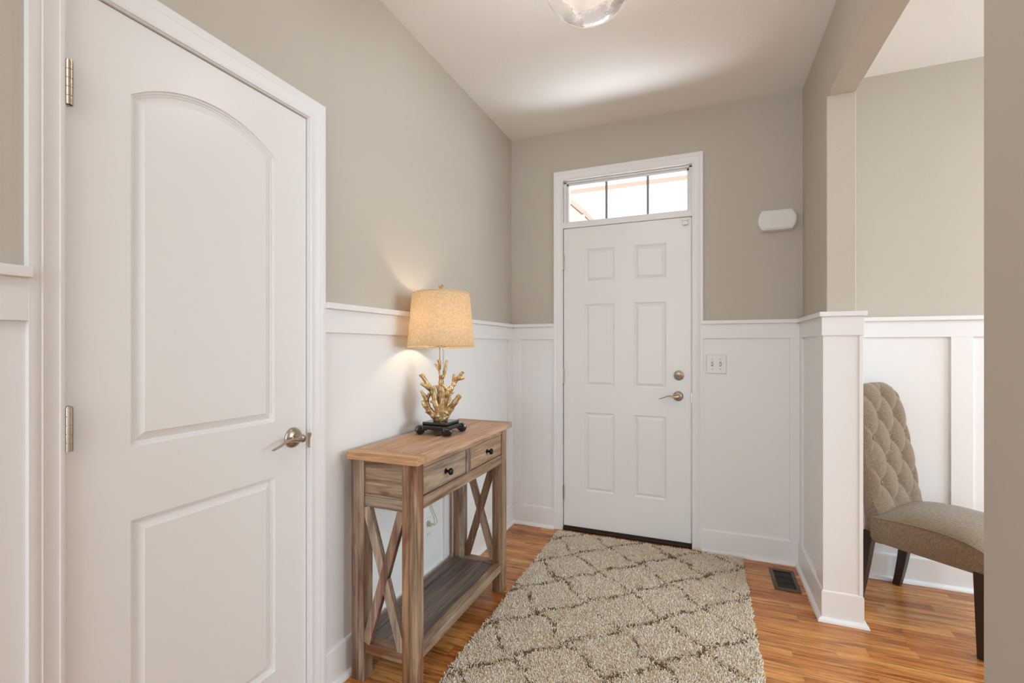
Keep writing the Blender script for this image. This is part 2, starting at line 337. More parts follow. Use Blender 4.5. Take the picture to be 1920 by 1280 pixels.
# pillar: hall face (facing -x), end face (facing -y), dining face (facing +x)
run_y(PY, D, [(PY-.0, PY+.115), (3.03, D)], x=R, s=-1)
run_y(PY, D, [(PY, PY+.1)], x=RX2, s=1)
pt = trim(MB().box(R-BT, RX2+BT, PY-BT, PY, 0, TB0+.05))
MB().box(R-.034, RX2+.034, PY-.034, PY, CAPZ-.022, CAPZ).build('chair_rail', M['white'], pt, .002)
MB().box(R-BT-.006, RX2+BT+.006, PY-BT-.007, PY, TB0, CAPZ-.022).build('top_board', M['white'], pt, .001)
MB().box(RX2+BT-.012, RX2+BT+.003, PY-BT-.004, PY, BH, TB0).build('batten', M['white'], pt, .001)
struct(sweep(base_prof(), (L, DY1+CW), (L, D), (1, 0)).build('baseboard_left', M['white'], bevel=.0008))
struct(sweep(base_prof(), (L, -3.3), (L, DY0-CW), (1, 0)).build('baseboard_left', M['white'], bevel=.0008))
struct(sweep(base_prof(), (L, D), (cx0, D), (0, -1)).build('baseboard_back', M['white'], bevel=.0008))
struct(sweep(base_prof(), (cx1, D), (R, D), (0, -1)).build('baseboard_back', M['white'], bevel=.0008))
struct(sweep(base_prof(), (RX2, D), (XE, D), (0, -1)).build('baseboard_dining', M['white'], bevel=.0008))
def base_wrap():
    p = [(o if o < .02 else o, z) for o, z in base_prof()]; n = len(p); mb = MB(); rings = []
    e = .008                                      # stands proud of the pillar boards
    for o, z in p:
        k = o+e
        rings.append([(R-k, D, z), (R-k, PY-k, z), (RX2+k, PY-k, z), (RX2+k, D, z)])
    vs_ = [q for r in rings for q in r]; fs_ = []
    for i in range(n-1):
        for j in range(3): fs_.append((i*4+j, i*4+j+1, (i+1)*4+j+1, (i+1)*4+j))
    fs_.append(((n-1)*4, (n-1)*4+1, (n-1)*4+2, (n-1)*4+3)); mb.add(vs_, fs_); return mb
struct(base_wrap().build('baseboard_right', M['white'], bevel=.0006))

# ---------------------------------------------------------------- door casings (mitred, colonial profile)
CPROF = [(0, 0), (0, .010), (.004, .0125), (.010, .0125), (.0115, .0105), (.014, .0105), (.030, .0125), (.040, .0165), (.0425, .0145), (.046, .0165), (.056, .0185), (.063, .0185), (.063, 0)]
def casing(a0, a1, z1, plane):
    """plane(a, z, out) -> world point"""
    vs_ = []; n = len(CPROF)
    for t, o in CPROF:
        for a, z in ((a0-t, 0), (a0-t, z1+t), (a1+t, z1+t), (a1+t, 0)): vs_.append(plane(a, z, o))
    fs_ = [(i*4+j, i*4+j+1, (i+1)*4+j+1, (i+1)*4+j) for i in range(n-1) for j in range(3)]
    return MB().add(vs_, fs_)
PL = lambda a, z, o: (L+o, a, z)
PB = lambda a, z, o: (a, D-o, z)
tn[0] += 1; struct(casing(DY0-.006, DY1+.006, DT+.006, PL).build('trim_%d' % tn[0], M['white'], smooth=True))
tn[0] += 1; struct(casing(FX0-.004, FX1+.004, WT+.006, PB).build('trim_%d' % tn[0], M['white'], smooth=True))
# jambs with stops
j = MB().box(L-T, L+.004, DY0-.015, DY0-.003, 0, DT+.003).box(L-T, L+.004, DY1+.003, DY1+.015, 0, DT+.003).box(L-T, L+.004, DY0-.015, DY1+.015, DT+.003, DT+.015)
j.box(L-T, L-.043, DY0-.003, DY0+.012, 0, DT).box(L-T, L-.043, DY1-.012, DY1+.003, 0, DT).box(L-T, L-.043, DY0, DY1, DT-.012, DT+.003)
tn[0] += 1; struct(j.build('trim_%d' % tn[0], M['white']))
j = MB().box(OX0, FX0-.004, D-.004, D+.14, 0, WT+.03).box(FX1+.004, OX1, D-.004, D+.14, 0, WT+.03).box(OX0, OX1, D-.004, D+.14, WT+.008, WT+.03)
j.box(FX0-.004, FX0+.014, D+.050, D+.14, 0, FZ1).box(FX1-.014, FX1+.004, D+.050, D+.14, 0, FZ1)
tn[0] += 1; struct(j.build('trim_%d' % tn[0], M['white']))
# threshold
tn[0] += 1; struct(MB().box(FX0-.004, FX1+.004, D-.012, D+.13, 0, .019).build('trim_%d' % tn[0], M['dark_gap'], bevel=.003))

# ---------------------------------------------------------------- panelled door slabs
def outline_rect(a0, a1, z0, z1, t, n=1):
    return [(a0+t, z0+t), (a1-t, z0+t), (a1-t, z1-t), (a0+t, z1-t)]
def outline_arch(a0, a1, z0, zs, zp, t, n=24):
    """rect with arched head: spring height zs, peak zp"""
    w2 = (a1-a0)/2; s = zp-zs; Rr = (w2*w2+s*s)/(2*s); cz = zp-Rr; cx = (a0+a1)/2; r = Rr-t; hw = w2-t
    a = math.asin(hw/r); pts = [(a0+t, z0+t), (a1-t, z0+t)]
    for i in range(n+1):
        q = a-2*a*i/n; pts.append((cx+r*math.sin(q), cz+r*math.cos(q)))
    return pts
PPROF = [(0, 0), (.0016, -.0050), (.0060, -.0056), (.0068, -.0092), (.0110, -.0100), (.0120, -.0122), (.0310, -.0040), (.0320, -.0022)]
def slab(name, a0, a1, z0, z1, th, panels, plane, mat, pscale=1):
    mb = MB()
    def P(a, z, o): return plane(a, z, o)
    ca = sorted({a0, a1}|{p[i] for p in panels for i in (0, 1)}); cz = sorted({z0, z1}|{p[i] for p in panels for i in (2, 3)})
    for i in range(len(ca)-1):
        for k in range(len(cz)-1):
            ma, mz = (ca[i]+ca[i+1])/2, (cz[k]+cz[k+1])/2
            if any(p[0] < ma < p[1] and p[2] < mz < p[3] for p in panels): continue
            mb.add([P(ca[i], cz[k], 0), P(ca[i+1], cz[k], 0), P(ca[i+1], cz[k+1], 0), P(ca[i], cz[k+1], 0)], [(0, 1, 2, 3)])
    for p in panels:
        arch = len(p) > 4
        loops = [outline_arch(p[0], p[1], p[2], p[4], p[3], t*pscale) if arch else outline_rect(*p[:4], t*pscale) for t, o in PPROF]
        n = len(loops[0]); vs_ = [P(a, z, PPROF[i][1]*(.6+.4*pscale)) for i, lp in enumerate(loops) for a, z in lp]
        fs_ = [(i*n+q, i*n+(q+1) % n, (i+1)*n+(q+1) % n, (i+1)*n+q) for i in range(len(loops)-1) for q in range(n)]
        fs_.append(tuple((len(loops)-1)*n+q for q in range(n))); mb.add(vs_, fs_)
        if arch:                                  # fill between arch and the straight top of the cell
            up = loops[0][2:]
            for i in range(len(up)-1):
                (xa, za), (xb, zb) = up[i], up[i+1]
                mb.add([P(xa, za, 0), P(xb, zb, 0), P(xb, p[3], 0), P(xa, p[3], 0)], [(0, 1, 2, 3)])
    # edges and back
    e = [(a0, z0), (a1, z0), (a1, z1), (a0, z1)]
    mb.add([P(a, z, 0) for a, z in e]+[P(a, z, -th) for a, z in e], [(0, 1, 5, 4), (1, 2, 6, 5), (2, 3, 7, 6), (3, 0, 4, 7), (4, 5, 6, 7)])
    me = bpy.data.meshes.new(name); me.from_pydata(mb.v, [], mb.f); bm = bmesh.new(); bm.from_mesh(me)
    bmesh.ops.remove_doubles(bm, verts=bm.verts, dist=1e-5); bmesh.ops.dissolve_degenerate(bm, dist=1e-6, edges=bm.edges); bmesh.ops.recalc_face_normals(bm, faces=bm.faces); bm.to_mesh(me); bm.free()
    o = bpy.data.objects.new(name, me); C.objects.link(o); me.materials.append(mat); return struct(o)

closet = slab('door_2', DY0, DY1, .012, DT, .035, [(.696, 1.105, 1.006, 1.927, 1.855), (.696, 1.107, .205, .830)], lambda a, z, o: (L-.004+o, a, z), M['door'])
fd = []
for a0_, a1_ in ((-.737, -.541), (-.415, -.217)):
    for z0_, z1_ in ((1.682, 1.905), (.985, 1.535), (.278, .807)): fd.append((a0_, a1_, z0_, z1_))
front = slab('door_1', FX0, FX1, .030, FZ1-.004, .044, fd, lambda a, z, o: (a, D+.002-o, z), M['door'], .85)

def hinge(parent, p, out, along, h=.09, r=.0062):
    """barrel hinge: p = centre of barrel, out = away from the wall, along = toward the slab"""
    p = Vector(p); mb = MB(); k = h/5
    for i in range(5):
        z0 = -h/2+i*k
        mb.lathe([(r*.72, z0), (r*.72, z0+.0006), (r, z0+.0006), (r, z0+k-.0006), (r*.72, z0+k-.0006), (r*.72, z0+k)], p, n=18)
    mb.lathe([(0, h/2), (r*.8, h/2), (r*.8, h/2+.002), (0, h/2+.004)], p, n=16)
    hb = mb.build('hinge', M['nickel'], parent, smooth=True)
    a, o = Vector(along), Vector(out)
    q = p-o*r
    lf = MB(); lf.add([q-a*.005-Vector((0, 0, h/2)), q+a*.005-Vector((0, 0, h/2)), q+a*.005+Vector((0, 0, h/2)), q-a*.005+Vector((0, 0, h/2)),
                       q+o*r-a*.003-Vector((0, 0, h/2)), q+o*r+a*.003-Vector((0, 0, h/2)), q+o*r+a*.003+Vector((0, 0, h/2)), q+o*r-a*.003+Vector((0, 0, h/2))],
                      [(0, 1, 2, 3), (4, 5, 6, 7), (0, 1, 5, 4), (2, 3, 7, 6), (0, 3, 7, 4), (1, 2, 6, 5)])
    lf.build('hinge_leaf', M['nickel'], hb)
for z in (1.815, 1.070, .245): hinge(closet, (L+.0085, DY0-.0005, z), (1, 0, 0), (0, 1, 0), .095, .0075)
for z in (1.828, 1.048, .255): hinge(front, (FX0-.002, D-.006, z), (0, -1, 0), (1, 0, 0), .1, .0058)

def bez(p, n=18):
    p = [Vector(q) for q in p]; out = []
    # Catmull-Rom through the points
    q = [p[0]*2-p[1]]+p+[p[-1]*2-p[-2]]
    for i in range(1, len(q)-2):
        for s in range(n):
            t = s/n; a, b, c, d = q[i-1], q[i], q[i+1], q[i+2]
            out.append(.5*((2*b)+(c-a)*t+(2*a-5*b+4*c-d)*t*t+(3*b-a-3*c+d)*t**3))
    out.append(p[-1]); return out
def lerp_list(v, n):
    return [float(x) for x in np.interp(np.linspace(0, 1, n), np.linspace(0, 1, len(v)), v)]
def lever(parent, c, out, tow, rr=.033, ln=.105):
    """wave lever: c = rose centre on the door face, out = normal, tow = direction of the lever"""
    c, o, t = Vector(c), Vector(out), Vector(tow); up = Vector((0, 0, 1))
    e = MB().lathe([(0, 0), (rr, 0), (rr, .002), (rr*.97, .005), (rr*.86, .009), (rr*.6, .0125), (rr*.45, .014), (rr*.42, .017), (.0, .017)], c, o, 40)
    h = e.build('door_handle', M['nickel'], parent, smooth=True)
    nk = MB().lathe([(.0115, .01), (.0115, .026), (.013, .029), (.0135, .042), (.012, .048), (.007, .0515), (0, .052)], c, o, 28)
    nk.build('neck', M['nickel'], h, smooth=True)
    pts = bez([c+o*0.040+t*0, c+o*0.042+t*.018+up*-.0015, c+o*0.044+t*.040+up*.002, c+o*0.044+t*.062+up*.001, c+o*0.042+t*.082-up*.008, c+o*0.039+t*(ln-.004)-up*.017, c+o*0.039+t*ln-up*.018], 6)
    n = len(pts); lv = MB().tube(pts, lerp_list([.0125, .0115, .0095, .0085, .0085, .0075, .003], n), 16, (up, lerp_list([.95, .75, .5, .38, .34, .32, .3], n)))
    lv.build('lever', M['nickel'], h, smooth=True)
    return h
lever(closet, (L-.004, 1.176, .944), (1, 0, 0), (0, -1, 0), .034, .112)
lever(front, (-.146, D+.002, .940), (0, -1, 0), (-1, 0, 0), .031, .112)
db = MB().lathe([(0, 0), (.031, 0), (.031, .004), (.029, .010), (.022, .0135), (.0205, .0115), (.019, .0125), (0, .0125)], (-.142, D+.002, 1.070), (0, -1, 0), 36).build('deadbolt', M['nickel'], front, smooth=True)
MB().tube([(-.160, D-.016, 1.068), (-.142, D-.022, 1.070), (-.124, D-.016, 1.068)], [.006, .0095, .006], 14).build('thumb_turn', M['nickel'], db, smooth=True)
sp_ = MB()
for i, (a, b) in enumerate(((0, 1),)): pass
pts = [(-.002, .004), (.004, .004), (.010, .010), (.0125, .026), (.0125, .034), (.010, .048), (.004, .054), (-.002, .054)]
sp_.add([(L+.0015, DY1+.004+a, .925-.029+z) for a, z in pts]+[(L+.006+.006*(1 if a > 0 else 0), DY1+.004+a, .925-.029+z) for a, z in pts],
        [tuple(range(8)), tuple(range(8, 16))[::-1]]+[(i, (i+1) % 8, 8+(i+1) % 8, 8+i) for i in range(8)])
sp_.build('strike_plate', M['nickel'], closet)
MB().box(FX1-.001, FX1+.006, D-.0055, D+.003, .90, .965).build('strike_plate', M['nickel'], front, .0006)
MB().box(FX0+.002, FX1-.002, D-.004, D+.040, .0195, .031).build('door_sweep', M['dark_gap'], front)

# ---------------------------------------------------------------- transom window
wz0, wz1 = 2.098, WT+.004
fr = MB().box(FX0-.004, FX1+.004, D-.006, D+.075, FZ1, FZ1+.040)            # mullion bar over the door
fr.box(FX0-.004, FX1+.004, D+.004, D+.075, FZ1+.036, wz0)
fr.box(FX0-.004, FX0+.014, D+.018, D+.075, wz0, wz1).box(FX1-.014, FX1+.004, D+.018, D+.075, wz0, wz1).box(FX0-.004, FX1+.004, D+.018, D+.075, wz1-.010, wz1+.004)
fr.box(FX0+.014, FX0+.026, D+.032, D+.075, wz0, wz1).box(FX1-.026, FX1-.014, D+.032, D+.075, wz0, wz1).box(FX0, FX1, D+.032, D+.075, wz1-.024, wz1-.010)
tr = struct(fr.build('window_1', M['white'], bevel=.0012))
MB().box(FX0+.02, FX1-.02, D+.046, D+.050, wz0-.004, wz1-.015).build('glass_pane', M['glass'], tr)
M['grille'] = simple('grey_grille_bar', (150, 148, 150), .5)
for x in (-.6035, -.335): MB().box(x-.0075, x+.0075, D+.051, D+.057, wz0-.004, wz1-.015).build('grille_bar', M['grille'], tr)

# ---------------------------------------------------------------- outside
struct(MB().box(-6, 6, D+.14, D+12, -.14, -.02).build('ground', M['concrete']))
pb = empty('porch_beam', (-.6, D+1.6, 0))
PBY = D+1.6
def loc_box(p, x0, x1, y0, y1, z0, z1): return MB().box(x0-p[0], x1-p[0], y0-p[1], y1-p[1], z0-p[2], z1-p[2])
loc_box((-.6, PBY, 0), -3, 2.6, PBY, PBY+.09, 2.822, 2.868).build('beam', M['porch'], pb)
for x in (-2.9, 2.4): loc_box((-.6, PBY, 0), x, x+.1, PBY, PBY+.09, -.02, 2.822).build('post', M['porch'], pb)
tag(pb, 'pale tan timber beam across the porch, seen through the transom window', 'beam')
nh = empty('house', (-3.2, D+5, -.02))
hb = MB(); o_ = (-3.2, D+5, -.02)
hw = [(-5.2, 0), (-1.896, 0), (-1.896, 3.50), (-2.8, 4.35), (-3.55, 5.05), (-5.2, 3.5)]
n_ = len(hw); vs_ = [(x+3.2, 0, z+.02) for x, z in hw]+[(x+3.2, 4, z+.02) for x, z in hw]
hb.add(vs_, [tuple(range(n_)), tuple(range(n_, 2*n_))[::-1]]+[(i, (i+1) % n_, n_+(i+1) % n_, n_+i) for i in range(n_)]); hb.build('wall', M['siding'], nh)
rf = MB().bar((-3.55+3.2, 1.9, 5.12), (-1.86+3.2, 1.9, 3.50+.05), (0, 1, 0), 4.4, .07).bar((-3.55+3.2, 1.9, 5.12), (-5.3+3.2, 1.9, 3.50), (0, 1, 0), 4.4, .07)
rf.build('roof', M['porch'], nh)
MB().bar((-1.88+3.2, -.32, .0), (-1.88+3.2, -.32, 3.5), (1, 0, 0), .05, .05).build('downspout', M['roofing'], nh)
tag(nh, 'pale neighbouring house gable seen through the left transom pane', 'house')

# ---------------------------------------------------------------- small fixtures
sensor = empty('door_sensor', (-.104, D, 2.03))
MB().box(-.016, .016, -.022, -.002, -.026, -.002).build('magnet', M['plastic'], sensor, .002)
MB().box(-.019, .014, -.020, -.006, .0, .016).build('contact', M['plastic'], sensor, .002)
tag(sensor, 'small white contact sensor at the top right corner of the front door', 'sensor')

sw = empty('light_switch', (.0725, D-.005, 1.144)); pw, ph = .0575, .0595
pl = MB(); lo = [(pw, ph, 0), (pw, ph, -.0015), (pw-.004, ph-.004, -.006), (pw-.007, ph-.007, -.0065)]
vs_ = [(sx*a, y, sz*b) for a, b, y in lo for sx, sz in ((-1, -1), (1, -1), (1, 1), (-1, 1))]
pl.add(vs_, [(i*4+j, i*4+(j+1) % 4, (i+1)*4+(j+1) % 4, (i+1)*4+j) for i in range(3) for j in range(4)]+[(12, 13, 14, 15)])
pl.build('switch_plate', M['plastic'], sw)
for x, s in ((-.023, 1), (.023, -1)):
    MB().box(x-.0055, x+.0055, -.0068, -.006, -.013, .013).build('toggle_slot', M['dark_fill'], sw)
    MB().add([(x-.0042, -.006, -.011), (x+.0042, -.006, -.011), (x+.0042, -.006, .011), (x-.0042, -.006, .011), (x-.003, -.016, s*.006-.003), (x+.003, -.016, s*.006-.003), (x+.003, -.016, s*.006+.003), (x-.003, -.016, s*.006+.003)],
             [(0, 1, 2, 3), (4, 5, 6, 7), (0, 1, 5, 4), (1, 2, 6, 5), (2, 3, 7, 6), (3, 0, 4, 7)]).build('toggle', M['plastic'], sw, .0008)
    for z in (-.03, .03): MB().lathe([(0, -.0062), (.003, -.0062), (.0032, -.0075), (0, -.0082)], (x, 0, z), (0, 1, 0), 12).build('screw', M['nickel'], sw, smooth=True)
tag(sw, 'white two-gang light switch on the panelling right of the front door', 'light switch')

# chime box: straight top and bottom, bowed ends
def bowed(wd, ht, bow, r, n=10):
    pts = []
    hw_, hh = wd/2, ht/2
    for sx in (1, -1):
        seq = []
        for i in range(n+1):
            z = -hh+2*hh*i/n; x = hw_-bow*(z/hh)**2; seq.append((x, z))
        if sx == 1: pts += seq
        else: pts += [(-x, -z) for x, z in seq]
    return pts
ch = empty('door_chime', (.393, D, 1.978)); mb = MB(); lo = [(1, 0), (1, -.034), (.985, -.041), (.955, -.046), (.93, -.0475)]
vs_ = []
for s, y in lo:
    for x, z in bowed(.200-(1-s)*.2, .118-(1-s)*.2, .022, 0): vs_.append((x, y, z))
n_ = len(vs_)//len(lo); mb.add(vs_, [(i*n_+q, i*n_+(q+1) % n_, (i+1)*n_+(q+1) % n_, (i+1)*n_+q) for i in range(len(lo)-1) for q in range(n_)]+[tuple((len(lo)-1)*n_+q for q in range(n_))])
mb.build('housing', M['plastic'], ch, bevel=.004)
mb = MB(); vs_ = [(x, y, z) for s, y in ((1, -.0475), (1, -.0495), (.985, -.0512)) for x, z in bowed(.180-(1-s)*.18, .098-(1-s)*.18, .019, 0)]
n_ = len(vs_)//3; mb.add(vs_, [(i*n_+q, i*n_+(q+1) % n_, (i+1)*n_+(q+1) % n_, (i+1)*n_+q) for i in range(2) for q in range(n_)]+[tuple(2*n_+q for q in range(n_))])
mb.build('front_cover', M['plastic'], ch)
tag(ch, 'white doorbell chime box with bowed ends on the wall above the light switch', 'door chime')

# outlet under the console table
ot = empty('power_outlet', (L+.005, 1.985, .345))
MB().box(0, .006, -.035, .035, -.057, .057).build('outlet_plate', M['plastic'], ot, .002)
for z in (-.02, .02):
    f_ = MB().box(.006, .008, -.015, .015, z-.014, z+.014).build('socket', M['plastic'], ot, .002)
    MB().box(.0078, .0086, -.007, -.005, z-.004, z+.005).box(.0078, .0086, .005, .007, z-.004, z+.005).build('slot', M['dark_fill'], f_)
tag(ot, 'white power outlet low on the panelling behind the console table', 'outlet')

# floor register
vt = empty('floor_vent', (.401, 2.872, 0))
hx, hy = .0605, .125
MB().box(-hx, hx, -hy, -hy+.022, 0, .006).box(-hx, hx, hy-.022, hy, 0, .006).box(-hx, -hx+.019, -hy+.022, hy-.022, 0, .006).box(hx-.019, hx, -hy+.022, hy-.022, 0, .006).build('vent_frame', M['bronze'], vt, .0015)
MB().box(-hx+.018, hx-.018, -hy+.02, hy-.02, .0002, .0012).build('dark_fill', M['vent_in'], vt)  # flat dark sheet painted as the shaded opening; the floor has no hole
for i in range(2): MB().bar((-hx+.019, -.034+i*.068, .0024), (hx-.019, -.034+i*.068, .0024), (0, .6, .8), .003, .0012).build('louver', M['vent_in'], vt)
tag(vt, 'brown floor register set in the oak floor beside the shag rug', 'vent')

# ---------------------------------------------------------------- rug
def make_rug():
    x0, x1, y0, y1 = -.900, .212, 1.26, 3.028
    root = empty('shag_rug', ((x0+x1)/2, (y0+y1)/2, 0)); cx, cy = root.location.x, root.location.y
    MB().box(x0-cx+.01, x1-cx-.01, y0-cy+.01, y1-cy-.01, 0, .0145).build('rug_backing', M['rugback'], root)
    sp = .0049
    gx, gy = np.meshgrid(np.arange(x0, x1, sp), np.arange(y0, y1, sp)); n = gx.size
    X = gx.ravel()+rng.uniform(-.5, .5, n)*sp; Y = gy.ravel()+rng.uniform(-.5, .5, n)*sp
    # ogee trellis: nodes every .178 m in x and .333 m in y
    ax, ay = .1775, .1667
    wob = .010*np.sin(X*23+1.3*np.sin(Y*11))+.009*np.sin(Y*19+X*7)+.006*np.sin(X*61+Y*13)*np.sin(Y*57-X*9)
    u = (X+.52+wob)/ax; v = (Y-2.22+wob*.8)/ay
    u2 = u+.13*np.sin(PI*v)*np.cos(PI*u)
    a = (u2+v)/2; b = (u2-v)/2
    da = np.abs(a-np.round(a))*2; db_ = np.abs(b-np.round(b))*2
    dist = np.minimum(da, db_)*.12
    pr = np.clip((.0150-dist+rng.normal(0, .0040, n))/.012, 0, 1)*(.72+.28*np.sin(X*37+Y*29)*np.sin(Y*41-X*17))
    dark = pr > rng.uniform(.12, .95, n)
    # yarn lean field in clumps
    ang = 3*np.sin(X*31+2*np.sin(Y*17))+2.5*np.sin(Y*27+X*9)+rng.normal(0, .9, n)
    lean = rng.uniform(.003, .011, n); hgt = rng.uniform(.013, .021, n)*np.where(dark, .93, 1)
    dx, dy = np.cos(ang)*lean, np.sin(ang)*lean
    r0 = rng.uniform(.0023, .0033, n)
    V = np.zeros((n, 10, 3)); ca = rng.uniform(0, 6.28, n)
    for ring, (t, rr) in enumerate(((0, .75), (.55, 1.0), (.93, .8))):
        px = X-cx+dx*t**1.7; py = Y-cy+dy*t**1.7; pz = .006+hgt*t
        for k in range(3):
            th = ca+k*2*PI/3+ring*.7
            V[:, ring*3+k, 0] = px+np.cos(th)*r0*rr; V[:, ring*3+k, 1] = py+np.sin(th)*r0*rr; V[:, ring*3+k, 2] = pz
    V[:, 9, 0] = X-cx+dx*1.05; V[:, 9, 1] = Y-cy+dy*1.05; V[:, 9, 2] = .006+hgt*1.02
    q = []
    for ring in range(2):
        for k in range(3): q.append((ring*3+k, ring*3+(k+1) % 3, ring*3+3+(k+1) % 3, ring*3+3+k))
    tri = [(6, 7, 9), (7, 8, 9), (8, 6, 9)]
    base = (np.arange(n)*10)[:, None]
    loops = np.concatenate([(base+np.array(q).ravel()[None]), (base+np.array(tri).ravel()[None])], 1)
    me = bpy.data.meshes.new('pile'); me.vertices.add(n*10); me.vertices.foreach_set('co', V.ravel())
    tot = np.tile([4]*6+[3]*3, n); me.loops.add(loops.size); me.loops.foreach_set('vertex_index', loops.ravel().astype(np.int32))
    st = np.concatenate([[0], np.cumsum(tot)[:-1]]); me.polygons.add(len(tot)); me.polygons.foreach_set('loop_start', st.astype(np.int32))
    me.update(calc_edges=True)
    cr = np.array(lin((255, 247, 234))[:3]); br = np.array(lin((134, 112, 86))[:3]); tn_ = np.array(lin((226, 192, 150))[:3])
    mixv = rng.uniform(0, 1, n)[:, None]**2.2
    col = cr*(1-mixv)+tn_*mixv; col = np.where(dark[:, None], br*rng.uniform(.7, 1.5, n)[:, None], col*rng.uniform(.92, 1.04, n)[:, None])
    cc = np.ones((n, 10, 4)); cc[:, :, :3] = col[:, None, :]
    at = me.color_attributes.new('Col', 'FLOAT_COLOR', 'POINT'); at.data.foreach_set('color', np.clip(cc, 0, 1).ravel())
    me.materials.append(M['rug']); o = bpy.data.objects.new('pile', me); C.objects.link(o); o.parent = root
    for_s = np.ones(len(tot), dtype=bool); me.polygons.foreach_set('use_smooth', for_s)
    tag(root, 'cream shag runner rug with a brown trellis pattern on the oak floor', 'rug')
make_rug()

# ---------------------------------------------------------------- console table
def make_table():
    x0, x1, y0, y1, TZ = -1.236, -.925, 1.388, 2.264, .858
    ox, oy = (x0+x1)/2, (y0+y1)/2
    t = empty('console_table', (ox, oy, 0))
    def bx(a, b, c, d, e, f): return MB().box(a-ox, b-ox, c-oy, d-oy, e, f)
    tz0 = TZ-.029; bw = .062
    top = bx(x0, x1, y0, y0+bw, tz0, TZ).build('tabletop', M['pine_topx'], t, .0018)
    bx(x0, x1, y1-bw, y1, tz0, TZ).build('breadboard_end', M['pine_topx'], top, .0018)
    ys = (y0+bw+.0008, y1-bw-.0008)
    xs = [x0, x0+.052, x0+.156, x1-.070, x1]
    for i in range(4): bx(xs[i]+.0004, xs[i+1]-.0004, ys[0], ys[1], tz0, TZ-(.0 if i in (0, 3) else .0004)).build('plank', M['pine_top'], top, .0014)
    lx0, lx1, ly0, ly1 = -1.229, -.943, 1.405, 2.232; lw, lh = .058, .052
    # each leg is two laminated boards
    for xa in (lx0, lx1-lw):
        for ya in (ly0, ly1-lh):
            lg = bx(xa, xa+lw*.56, ya, ya+lh, 0, tz0).build('leg', M['pine_leg'], t, .0016)
            bx(xa+lw*.56+.0004, xa+lw, ya, ya+lh, 0, tz0).build('leg_board', M['pine_z'], lg, .0016)
    iy0, iy1, ix0, ix1 = ly0+lh, ly1-lh, lx0+lw, lx1-lw
    for n, ya in enumerate((ly0+.006, ly1-.026)):
        bx(ix0, ix1, ya, ya+.02, .799, tz0).build('apron_rail', M['pine_x'], t, .0012)
        bx(ix0, ix1, ya+.003, ya+.017, .694, .799).build('side_panel', M['pine_x'], t, .001)
        bx(ix0, ix1, ya, ya+.02, .652, .694).build('apron_rail', M['pine_x'], t, .0015)
        # cross brace
        za, zb = .145, .652; yc = ya+.010
        b1 = MB().bar((ix0-ox+.006, yc-oy, zb), (ix1-ox-.006, yc-oy, za), (1, 0, 0), .034, .022).build('cross_brace', M['pine_z'], t, .0014)
        b2 = MB().bar((ix1-ox-.006, yc-oy-.0015, zb), (ix0-ox+.006, yc-oy-.0015, za), (1, 0, 0), .034, .022).build('cross_brace', M['pine_leg'], t, .0014)
    xf = lx1-.004
    bx(xf-.02, xf, iy0, iy1, .806, tz0).build('apron_rail', M['pine_y'], t, .0012)
    bx(xf-.02, xf, iy0, iy1, .656, .702).build('apron_rail', M['pine_y'], t, .0015)
    bx(lx0+.004, lx0+.022, iy0, iy1, .656, tz0).build('back_apron', M['pine_y'], t, .001)
    my = (iy0+iy1)/2
    bx(xf-.02, xf, my-.021, my+.021, .702, .806).build('divider', M['pine_z'], t, .001)
    for a, b in ((iy0+.002, my-.023), (my+.023, iy1-.002)):
        d = bx(xf-.24, xf-.003, a, b, .7045, .8035).build('drawer', M['pine_y'], t, .0014)
        c = ((xf-.003)-ox, (a+b)/2-oy, .754)
        MB().lathe([(.0105, 0), (.0105, .0015), (.0065, .003), (.005, .010), (.007, .014), (.0125, .018), (.0142, .023), (.0125, .028), (.007, .031), (0, .0318)], c, (1, 0, 0), 24).build('knob', M['knob'], d, smooth=True)
    # lower shelf
    s0, s1 = .108, .145
    sh = bx(ix0+.002, ix1-.002, ly0+.004, ly0+.050, s0, s1).build('shelf', M['pine_x'], t, .0015)
    bx(ix0+.002, ix1-.002, ly1-.050, ly1-.004, s0, s1).build('shelf_end', M['pine_x'], sh, .0015)
    bx(lx1-.046, lx1-.008, iy0, iy1, s0, s1).build('shelf_rail', M['pine_y'], sh, .0015)
    bx(lx0+.008, lx0+.046, iy0, iy1, s0, s1).build('shelf_rail', M['pine_dark'], sh, .0015)
    xa, xb = lx0+.047, lx1-.047; k = (xb-xa)/3
    for i in range(3): bx(xa+i*k+.0007, xa+(i+1)*k-.0007, ly0+.051, ly1-.051, s0+.006, s1-.006).build('plank', M['pine_dark'], sh, .001)
    tag(t, 'weathered wood console table with two drawers and crossed ends against the left wall', 'table')
make_table()

